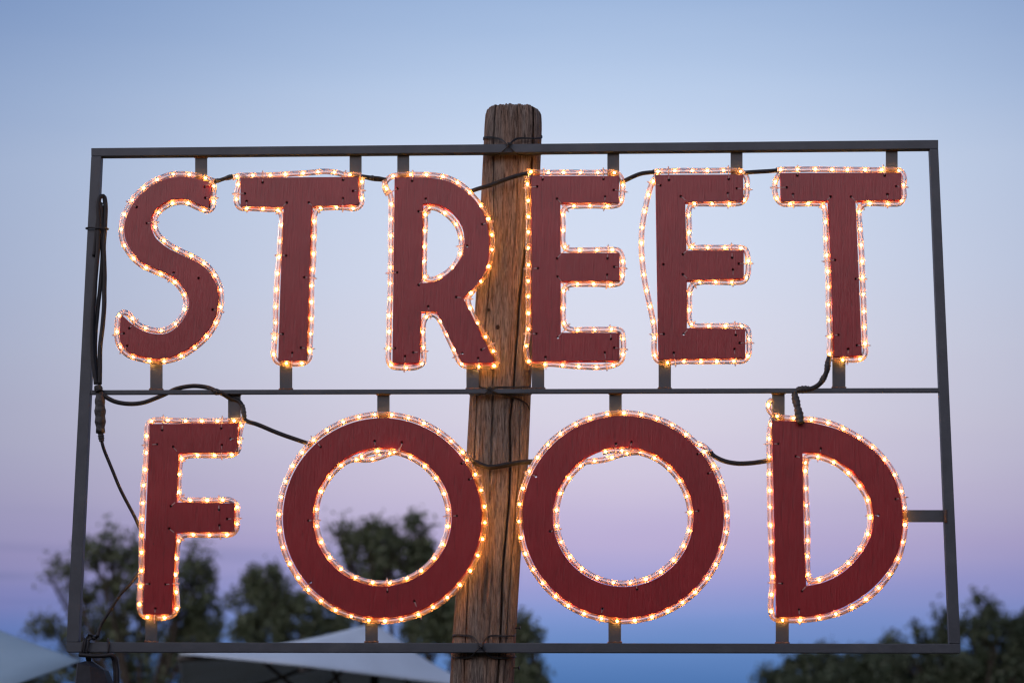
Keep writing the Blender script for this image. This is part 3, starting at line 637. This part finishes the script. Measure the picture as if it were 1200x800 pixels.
cable('power_cable', 'black lead between the second E and the last T', [([(872, 202.6, .002), (880, 202, -.004), (893, 201.2, -.008), (911, 199.8, -.012)], .0047)], group=G)
cable('power_cable', 'black lead curving down from the last T to the crossbar', [([(972, 418, 0), (970.4, 424, -.004), (969.7, 431, -.006), (966, 442, -.004), (959, 451, .000), (950, 455.6, .000), (938, 457, .000)], .0052)], group=G,
      lumps=[(970.6, 421, -.003, 969, 436, -.005, .0066), (967.5, 439, -.004, 961.5, 449, -.001, .0066), (933.5, 457, .001, 948.5, 455.6, .001, .0080)])
cable('power_plug', 'thick taped black connector hanging from the crossbar onto the D', [([(931, 460, .004), (932.6, 470, -.002), (936, 482, -.014), (938.6, 494.5, -.020)], .0058)], cat='connector',
      lumps=[(931.2, 462, .002, 934.6, 477.5, -.008, .0083), (934.6, 477, -.009, 938.8, 496, -.020, .0090)])
cable('power_cable', 'thin black lead between the O and the D', [([(832, 528, .004), (836, 533.6, -.002), (847.5, 539.6, -.004), (862.5, 542.4, -.004), (880, 542.4, -.002), (893, 540.8, .004), (903, 538.6, .009)], .0050)], group=G)
cable('power_cable', 'pair of black leads across the post between the two letters O', [([(553, 539, .008), (559, 541.3, .004), (566, 544.6, .002), (574, 546.4, .000), (592.5, 543.6, .000), (607.5, 541.2, .004), (624, 539.8, .010)], .0040), ([(553, 541, .012), (562, 544.4, .010), (574, 548, .008), (590, 546.4, .008), (606, 543, .010), (624, 542.6, .012)], .0036)], group=G)
cable('power_cable', 'black lead sloping from the F down to the first O', [([(285, 490, .004), (290, 493.6, 0), (300, 496.6, -.002), (308.8, 500, -.002), (322, 505.6, 0), (336.9, 511.3, 0), (352, 516.4, .004), (366, 521, .010)], .0047)], group=G, lumps=[(284.2, 474.5, .002, 286.6, 490, -.002, .0056)])
cable('power_cable', 'black lead looping along the crossbar from the left upright to the F', [([(116, 459, .000), (120, 462, .000), (126, 466, .000), (135.6, 470.6, .001), (150.6, 473.2, .002), (167.4, 471.6, .002), (182, 466.6, .004), (196, 460.6, .021), (206, 455.6, .022), (223.8, 452.2, .022), (242.5, 453.6, .021), (253.8, 458.6, -.001), (262, 462, .003), (270, 466.6, .016), (280, 470, .018), (285, 478, .008)], .0048)], group=G, lumps=[(250.5, 458.4, .001, 257, 459.6, .001, .0072)])
cable('cable_bundle', 'bundle of looped black leads hanging beside the left upright', [
    ([(112.6, 450, -.002), (108.6, 412, -.002), (108.8, 366, -.002), (113.4, 312, -.001), (116, 268, -.001), (115, 240, -.001), (117.4, 231, 0), (121.4, 230, .004), (123.2, 238, .006), (123, 268, .004), (121.6, 292.5, .003), (122.4, 328, .002), (121.6, 365, 0), (117.6, 404, -.001), (116.8, 450, -.002)], .0050),
    ([(113, 448, .006), (111.6, 400, .006), (115.6, 352, .006), (119.6, 310, .006), (119.4, 270, .004), (118.6, 241, .003)], .0046),
    ([(110, 300, .004), (113, 272, .002), (116.4, 246, .000), (118.8, 238, .004)], .0042)], cat='cable bundle', lumps=[(114.2, 452, -.001, 116.4, 459, -.002, .0090)])
cable('power_cable', 'thick taped connector with a thin lead drooping behind the F', [([(118.4, 506, -.002), (119.2, 516, -.001), (121.4, 525, .002), (124.6, 534, .006), (133.8, 556.3, .010), (143, 577, .016), (152, 594, .022), (161, 612, .026), (168, 632, .03), (168.5, 652, .03), (162, 671, .026), (152, 684, .020), (141, 696, .014), (126, 719, .006), (117, 735, .002), (114, 746, -.001)], .0036)], cat='cable',
      lumps=[(117.0, 461.5, -.003, 117.8, 507, -.003, .0115), (117.8, 506, -.003, 119.2, 517, -.001, .0064)])
def tie_loop(pts, rad=.0014, mt=None, name='wire_tie', label='', closed=True):
    path = catmull([P(*p) for p in pts], .003, closed); V, F = tube_geo(path, rad, 8, caps=not closed); o = link(name, mesh(name, V, F), mt or WIRE)
    recenter(o); return tag(o, label, 'tie')
tie_loop([(102, 267, -.001), (108, 266.6, -.0005), (115, 267.4, -.009), (124, 267.2, -.005), (127, 268.6, .006), (120, 269.8, .018), (110, 269.4, .0285), (104, 268.8, .0285), (101, 268, .016)], .0016, RUBBER, label='black cable tie holding the looped leads to the left upright')
for (cx0, cy0, lbl, sg) in ((595.5, 172, 'black wire lashing the top bar of the frame to the post', 0), (574, 456.5, 'black wire lashing the thin crossbar to the post', 1), (563, 758.5, 'black twisted wire lashing the bottom bar to the post', 2)):
    xl, xr = {0: (566.5, 635), 1: (551, 621.5), 2: (530.5, 603.5)}[sg]
    hi = {0: 161.5, 1: 452.6, 2: 744}[sg]; lw = {0: 181.5, 1: 462.6, 2: 770}[sg]
    root = empty('wire_tie', P(cx0, lw, .004), lbl, 'wire')
    yf = .0025 if sg != 1 else .0035
    for ph in (0, 1):
        o_ = (ph-.5)*1.2
        a = [(xl, hi+2+o_, YP-.01), (xl+1.5, hi-.2+o_, .040), (xl+9, hi-.4+o_, .026), (cx0-10, hi+1.6+o_, .018), (cx0-4, (hi+cy0)/2, yf), (cx0, cy0-1, yf-.002), (cx0+5, cy0+4, yf), (cx0+12, lw-1+o_, .018), (xr-9, lw+o_, .029), (xr, lw-.5, .045), (xr+.4, lw-2, YP)]
        b = [(xr, hi-2+o_*.6, YP-.01), (xr-1.2, hi+.4+o_*.6, .042), (xr-10, hi+.8+o_*.5, .027), (cx0+11, hi+1+o_, .016), (cx0+4, (hi+cy0)/2+o_, yf), (cx0, cy0-.6, yf-.003), (cx0-5, cy0+4, yf), (cx0-12, lw-1+o_, .018), (xl+8, lw+o_, .029), (xl, lw-.5, .045), (xl-.4, lw-2, YP)]
        for w in (a, b):
            V, F = tube_geo(catmull([P(*p) for p in w], .003), .00125 if sg != 2 else .0011, 7); link('wire', mesh('wire', V, F), WIRE, root)
    V, F = [], []
    for i in range(5):
        c0 = P(cx0, cy0-1, yf-.003)+Vector((random.uniform(-.004, .004), 0, random.uniform(-.003, .003)))
        tube_geo(catmull([c0+Vector((random.uniform(-.006, .006), random.uniform(-.003, .001), random.uniform(-.005, .005))) for _ in range(4)], .002), .0012, 6, V, F)
    link('knot', mesh('knot', V, F), WIRE, root)
    if sg == 1:
        V, F = tube_geo(catmull([P(*p) for p in [(576, 458, -.001), (586, 461.4, .012), (596, 464.4, .022), (606, 467, .030), (614, 470.6, .034), (618, 474, .036), (620.6, 480, .045)]], .003), .0017, 7); link('wire_end', mesh('wire_end', V, F), WIRE, root)

# ------------------------------------------------------------------ lashings and hooded lamp at the bottom-left corner
croot = empty('cable_lashing', P(104, 768, .016), 'tangle of black cable ties and wire round the bottom left corner', 'tie')
for x, x2 in ((98.5, 97), (100.5, 99), (126.5, 127.5), (104, 103)):
    V, F = tube_geo(catmull([P(x, 749, .003), P(x2, 756, -.0005), P(x2-1, 766, .002), P(x2, 768, .015), P(x, 764, .029), P(x, 752, .029), P(x, 748.5, .016)], .003, True), .0022, 8, caps=False); link('strap', mesh('strap', V, F), RUBBER, croot)
V, F = [], []
for i in range(7):
    c0 = Vector((random.uniform(100, 113), random.uniform(744.5, 748.5), 0)); tube_geo(catmull([P(c0.x+random.uniform(-5, 5), c0.y+random.uniform(-3, 2.5), random.uniform(-.004, .02)) for _ in range(5)], .003), .0022, 7, V, F)
link('wire_clump', mesh('wire_clump', V, F), WIRE, croot)
V, F = tube_geo(catmull([P(93, 766.6, .002), P(104, 767.6, -.001), P(118, 768, -.001), P(131, 767.4, .002), P(134.5, 770, .006), P(136.6, 780, .01), P(137.4, 792, .01), P(137.6, 812, .01)], .004), .0046, 10); link('lead', mesh('lead', V, F), RUBBER, croot)
V, F = tube_geo(catmull([P(124, 766, .008), P(131, 769, .012), P(133.4, 778, .014), P(134.4, 792, .014), P(134, 812, .014)], .004), .0030, 10); link('lead', mesh('lead', V, F), RUBBER, croot)
HOOD = mat_simple('dark_slate_plastic', (.014, .016, .022), .6, .2, 0, 30, .3, .1, .002)
hr = empty('lamp_hood', P(110, 840, .02), 'dark faceted hood hanging below the bottom left corner of the frame', 'lamp')
# faceted shade: crown ring and skirt ring, seven sided
V, F = [], []
def hring(cx0, cy0, rx, ry, tilt, n=7, ph=.3):
    c = P(cx0, cy0, .018); return [c+Vector((rx*math.cos(2*math.pi*i/n+ph), ry*math.sin(2*math.pi*i/n+ph), tilt*math.cos(2*math.pi*i/n+ph))) for i in range(n)]
r0 = hring(104, 774.5, .010, .012, 0); r1 = hring(108, 781, .034, .034, -.008); r2 = hring(112, 812, .048, .046, -.004); r2b = hring(112, 812, .044, .042, -.004); r1b = hring(108, 783, .031, .031, -.008)
for r in (r0, r1, r2, r2b, r1b): V += r
for k_ in range(4):
    for i in range(7): F.append((k_*7+i, k_*7+(i+1) % 7, (k_+1)*7+(i+1) % 7, (k_+1)*7+i))
F.append(tuple(range(7)))
link('shade', mesh('shade', V, F), HOOD, hr, smooth=False)
V, F = [], []
for dx in (-3, 0, 3.5): tube_geo(catmull([P(103+dx, 766, .016), P(103.5+dx*.7, 770, .01), P(104+dx*.5, 775.5, .016)], .003), .0022, 8, V, F)
link('hanger', mesh('hanger', V, F), WIRE, hr)

# ------------------------------------------------------------------ parasols behind
CANV = mat_canvas('pale_parasol_canvas', (.62, .72, .80), .12); CANVU = mat_canvas('greyed_canvas_hem', (.40, .41, .42), .1)
POLE = mat_simple('dark_parasol_frame', (.05, .045, .04), .5, .4, 0, 20, .3, .2, .002)
CANV_L = mat_canvas('blue_grey_parasol_canvas', (.30, .42, .50), .12)
def parasol(label, apex, rim, pole_px, cloth=None):
    A = Q(*apex); B = [Q(*r) for r in rim]; c = Vector((A.x, A.y, 0))
    root = empty('parasol', c, label, 'parasol', 'pale parasols standing behind the sign')
    # every panel sags a little between its ribs
    V, F = [], []; n = len(B); K_ = 10
    for i in range(n):
        p, q2 = B[i], B[(i+1) % n]; base = len(V)
        for a in range(K_+1):
            for b in range(K_+1):
                t, s = a/K_, b/K_; v = A.lerp(p.lerp(q2, s), t); v = v+Vector((0, 0, -.035*math.sin(math.pi*t)*(1-.6*math.sin(math.pi*s))))
                V.append(v)
        for a in range(K_):
            for b in range(K_):
                k0 = base+a*(K_+1)+b; F.append((k0, k0+1, k0+K_+2, k0+K_+1))
    me = mesh('canopy', V, F); bm = bmesh.new(); bm.from_mesh(me); bmesh.ops.remove_doubles(bm, verts=bm.verts, dist=.002); bmesh.ops.recalc_face_normals(bm, faces=bm.faces)
    bmesh.ops.solidify(bm, geom=bm.faces[:], thickness=.006); bm.to_mesh(me); bm.free(); link('canopy', me, cloth or CANV, root)
    for i in range(n):
        V, F = tube_geo([A-Vector((0, 0, .10)), A.lerp(B[i], .5)-Vector((0, 0, .10)), B[i]-Vector((0, 0, .03))], .014, 6); link('rib', mesh('rib', V, F), POLE, root)
        H = A-Vector((0, 0, .75)); V, F = tube_geo([H, A.lerp(B[i], .62)-Vector((0, 0, .10))], .011, 6); link('strut', mesh('strut', V, F), POLE, root)
    V, F = tube_geo([Vector((A.x, A.y, 0)), A-Vector((0, 0, .02))], .026, 12); link('pole', mesh('pole', V, F), POLE, root)
    V, F = tube_geo([A+Vector((0, 0, -.02)), A+Vector((0, 0, .03)), A+Vector((0, 0, .06))], lambda t: .035*(1-t*.7), 10); link('finial', mesh('finial', V, F), POLE, root)
    V, F = tube_geo([Vector((A.x, A.y, 0)), Vector((A.x, A.y, .09))], .30, 24); link('base', mesh('base', V, F), POLE, root)
parasol('pale parasol in the middle, its peak behind the first O', (440, 729, 12.6), [(210, 765, 11), (352, 779, 11.4), (566, 806, 12.8), (520, 838, 15), (330, 838, 15), (215, 822, 14)], None)
parasol('pale parasol cut off by the left edge of the photo', (-150, 662, 10.6), [(95, 773, 9.6), (20, 800, 9.2), (-190, 850, 8.6), (-420, 800, 9.6), (-360, 800, 12.5), (-60, 830, 13)], None, CANV_L)

# ------------------------------------------------------------------ trees
BARK = mat_simple('grey_brown_bark', (.045, .038, .032), .9, .2, 0, 12, .4, .8, .02)
LEAF_O = mat_leaf('olive_green_leaves', (.080, .110, .062), (.13, .16, .085))
LEAF_D = mat_leaf('dark_green_leaves', (.048, .072, .048), (.085, .115, .062))
def tree(name, label, dist, trunk_px, blobs, leafmat, nl, leaf=.10, group='trees standing behind the sign'):
    """blobs: (px, py, rx_px, ry_px, weight)"""
    s = dist/FPX; base = Q(trunk_px, 900, dist); base.z = 0
    root = empty(name, base, label, 'tree', group)
    sat = []
    for b in blobs:
        for _ in range(5):
            a_ = random.uniform(-.35, math.pi+.35); k_ = random.uniform(.75, 1.22); f_ = random.uniform(.16, .38)
            sat.append((b[0]+math.cos(a_)*b[2]*k_, b[1]-math.sin(a_)*b[3]*k_, b[2]*f_*.8, b[3]*f_*1.1, b[4]*1.3))
    main = len(blobs); blobs = list(blobs)+sat
    cs = [(Q(b[0], b[1], dist+random.uniform(-.5, .5)*b[2]*s), b[2]*s, b[3]*s, b[4]) for b in blobs]
    fork = Vector((base.x, base.y, min(c[0].z-c[2] for c in cs[:main])*.62))
    V, F = [], []; tube_geo(catmull([base, base.lerp(fork, .5)+Vector((.08, 0, 0)), fork], .3), lambda t: .15*(1-.5*t), 10, V, F); tube_geo([base, base+Vector((0, 0, .25))], lambda t: .30-.1*t, 10, V, F)
    link('trunk', mesh('trunk', V, F), BARK, root)
    for c, rx, rz, w in cs[:main]:
        V, F = [], []; mid = fork.lerp(c, .55)+Vector((random.uniform(-.2, .2), random.uniform(-.2, .2), .1))
        pth = catmull([fork, mid, c], .25); tube_geo(pth, lambda t: .06*(1-.85*t)+.008, 7, V, F)
        for _ in range(5):
            st = pth[random.randint(len(pth)//2, len(pth)-1)]; e = c+Vector((random.uniform(-1, 1)*rx, random.uniform(-1, 1)*rx, random.uniform(-.3, 1)*rz))*.85
            tube_geo(catmull([st, st.lerp(e, .5)+Vector((0, 0, .08)), e], .2), lambda t: .022*(1-.8*t), 5, V, F)
        link('limb', mesh('limb', V, F), BARK, root)
    tot = sum(b[3]*rx_*rz_ for b, (_, rx_, rz_, _w) in zip([(0, 0, 0, q_[3]) for q_ in cs], cs))
    allc = []
    for c, rx, rz, w in cs:
        n = int(nl*w*rx*rz/tot); nsub = max(4, n//48)
        # sprays: leaves gathered in small clumps, clumps scattered through the blob
        d = rng.normal(size=(nsub, 3)); d /= np.linalg.norm(d, axis=1)[:, None]; d *= rng.uniform(.25, 1, (nsub, 1))**.6
        sub = np.array(c)+d*np.array([rx, rx*.9, rz])
        pick = rng.integers(0, nsub, n); cl = rng.uniform(.08, .22, nsub)[pick]*max(.6, min(1.5, rx))
        allc.append(sub[pick]+np.clip(rng.normal(size=(n, 3)), -1.9, 1.9)*cl[:, None]*np.array([.8, .8, 1.0]))
    pc = np.concatenate(allc); n = len(pc)
    a = rng.normal(size=(n, 3)); a /= np.linalg.norm(a, axis=1)[:, None]; b = np.cross(a, rng.normal(size=(n, 3))); b /= np.linalg.norm(b, axis=1)[:, None]
    sz = rng.uniform(.6, 1.3, (n, 1))*leaf*.5
    v = np.stack([pc-a*sz, pc-b*sz*.42, pc+a*sz, pc+b*sz*.42], 1).reshape(-1, 3)
    me = bpy.data.meshes.new('crown'); me.vertices.add(n*4); me.vertices.foreach_set('co', v.astype(np.float32).ravel())
    me.loops.add(n*4); me.loops.foreach_set('vertex_index', np.arange(n*4, dtype=np.int32)); me.polygons.add(n); me.polygons.foreach_set('loop_start', np.arange(0, n*4, 4, dtype=np.int32))
    me.update(calc_edges=True); me.validate(); link('crown', me, leafmat, root, smooth=False)
D1 = 34
tree('leafy_tree', 'tallest olive green tree, behind the F and the left upright', D1, 170,
     [(110, 645, 26, 20, 1.1), (140, 650, 24, 22, 1.1), (165, 690, 38, 40, 1.2), (75, 668, 20, 12, .8), (58, 676, 10, 8, .7), (215, 690, 34, 40, 1.3), (235, 660, 16, 14, .8), (225, 640, 14, 10, .4), (110, 690, 26, 22, .7), (60, 735, 26, 14, 1.0), (100, 745, 34, 24, 1.0),
      (150, 750, 40, 30, 1.2), (210, 750, 44, 34, 1.6), (240, 730, 18, 40, 1.5), (190, 790, 50, 24, 1.0), (130, 640, 10, 24, .6), (60, 790, 50, 16, 1.2), (10, 800, 40, 14, 1.2)], LEAF_O, 18000, .10)
tree('leafy_tree', 'round bushy tree between the F and the first O', D1+3, 330,
     [(312, 683, 22, 18, 1.2), (300, 715, 30, 24, 1.4), (335, 700, 26, 26, 1.2), (360, 725, 34, 26, 1.3), (310, 745, 40, 18, 1.5), (390, 740, 26, 20, 1.0)], LEAF_O, 10000, .11)
tree('leafy_tree', 'olive green tree seen through the hole of the first O', D1-2, 470,
     [(396, 622, 11, 9, 1.0), (418, 632, 15, 14, 1.0), (432, 628, 12, 12, 1.0), (450, 640, 26, 20, 1.2), (490, 622, 13, 16, 1.0), (480, 650, 26, 22, 1.2), (440, 668, 30, 18, 1.0), (500, 690, 40, 34, 1.3), (525, 720, 34, 36, 1.5), (505, 745, 36, 20, 1.3), (408, 650, 14, 10, .7), (540, 745, 22, 26, 1.4), (420, 700, 30, 24, 1.0)], LEAF_O, 17000, .10)
tree('small_tree', 'sparse sapling just right of the foot of the post', D1-6, 615,
     [(612, 736, 13, 11, .9), (624, 752, 14, 12, .6), (610, 772, 16, 14, 1.0), (618, 800, 22, 18, 1.2), (600, 750, 12, 14, .8)], LEAF_O, 4200, .09)
tree('leafy_tree', 'dark tree filling the bottom right corner, behind the right upright', D1+2, 1150,
     [(1152, 714, 12, 17, 1.1), (1140, 742, 20, 14, 1.2), (1172, 740, 20, 20, 1.3), (1103, 728, 9, 15, 1.0), (1096, 756, 20, 12, 1.3), (1076, 742, 8, 10, .9), (1050, 754, 8, 10, .9), (1202, 732, 12, 18, 1.1), (1200, 768, 30, 26, 1.5), (1130, 780, 50, 20, 1.7), (1170, 795, 50, 28, 1.7), (1056, 774, 22, 10, 1.3), (1080, 796, 50, 18, 1.6)], LEAF_D, 17000, .12)
tree('leafy_tree', 'low dark tree under the D, just above the bottom edge of the photo', D1+6, 990,
     [(935, 780, 16, 10, 1.2), (962, 772, 14, 10, 1.2), (985, 785, 20, 12, 1.3), (1010, 782, 20, 12, 1.3), (905, 794, 16, 9, 1.0), (1040, 778, 24, 14, 1.4), (960, 805, 50, 16, 1.4), (1030, 805, 46, 16, 1.4)], LEAF_D, 18000, .11)

# ------------------------------------------------------------------ the wood behind the viewer, unseen, added to darken low reflections in the letters
def added_wood():
    n = 26000; t = rng.uniform(0, 1, n); a = R(180)+t*math.pi*1.0; rad = 26+rng.normal(size=n)*1.6
    h = 8.6+1.5*np.sin(t*31)+1.1*np.sin(t*77+1)+.6*np.sin(t*190+2)
    x = np.cos(a)*rad; y = np.sin(a)*rad; z = h*rng.uniform(0, 1, n)**.8
    pc = np.stack([x, y, z], 1); q = rng.normal(size=(n, 3)); q /= np.linalg.norm(q, axis=1)[:, None]; b = np.cross(q, rng.normal(size=(n, 3))); b /= np.linalg.norm(b, axis=1)[:, None]
    v = np.stack([pc-q*.45, pc-b*.3, pc+q*.45, pc+b*.3], 1).reshape(-1, 3)
    me = mesh('added_woodland', v.tolist(), np.arange(n*4).reshape(-1, 4).tolist()); tag(link('added_woodland', me, LEAF_D, None, False), kind='stuff')
added_wood()
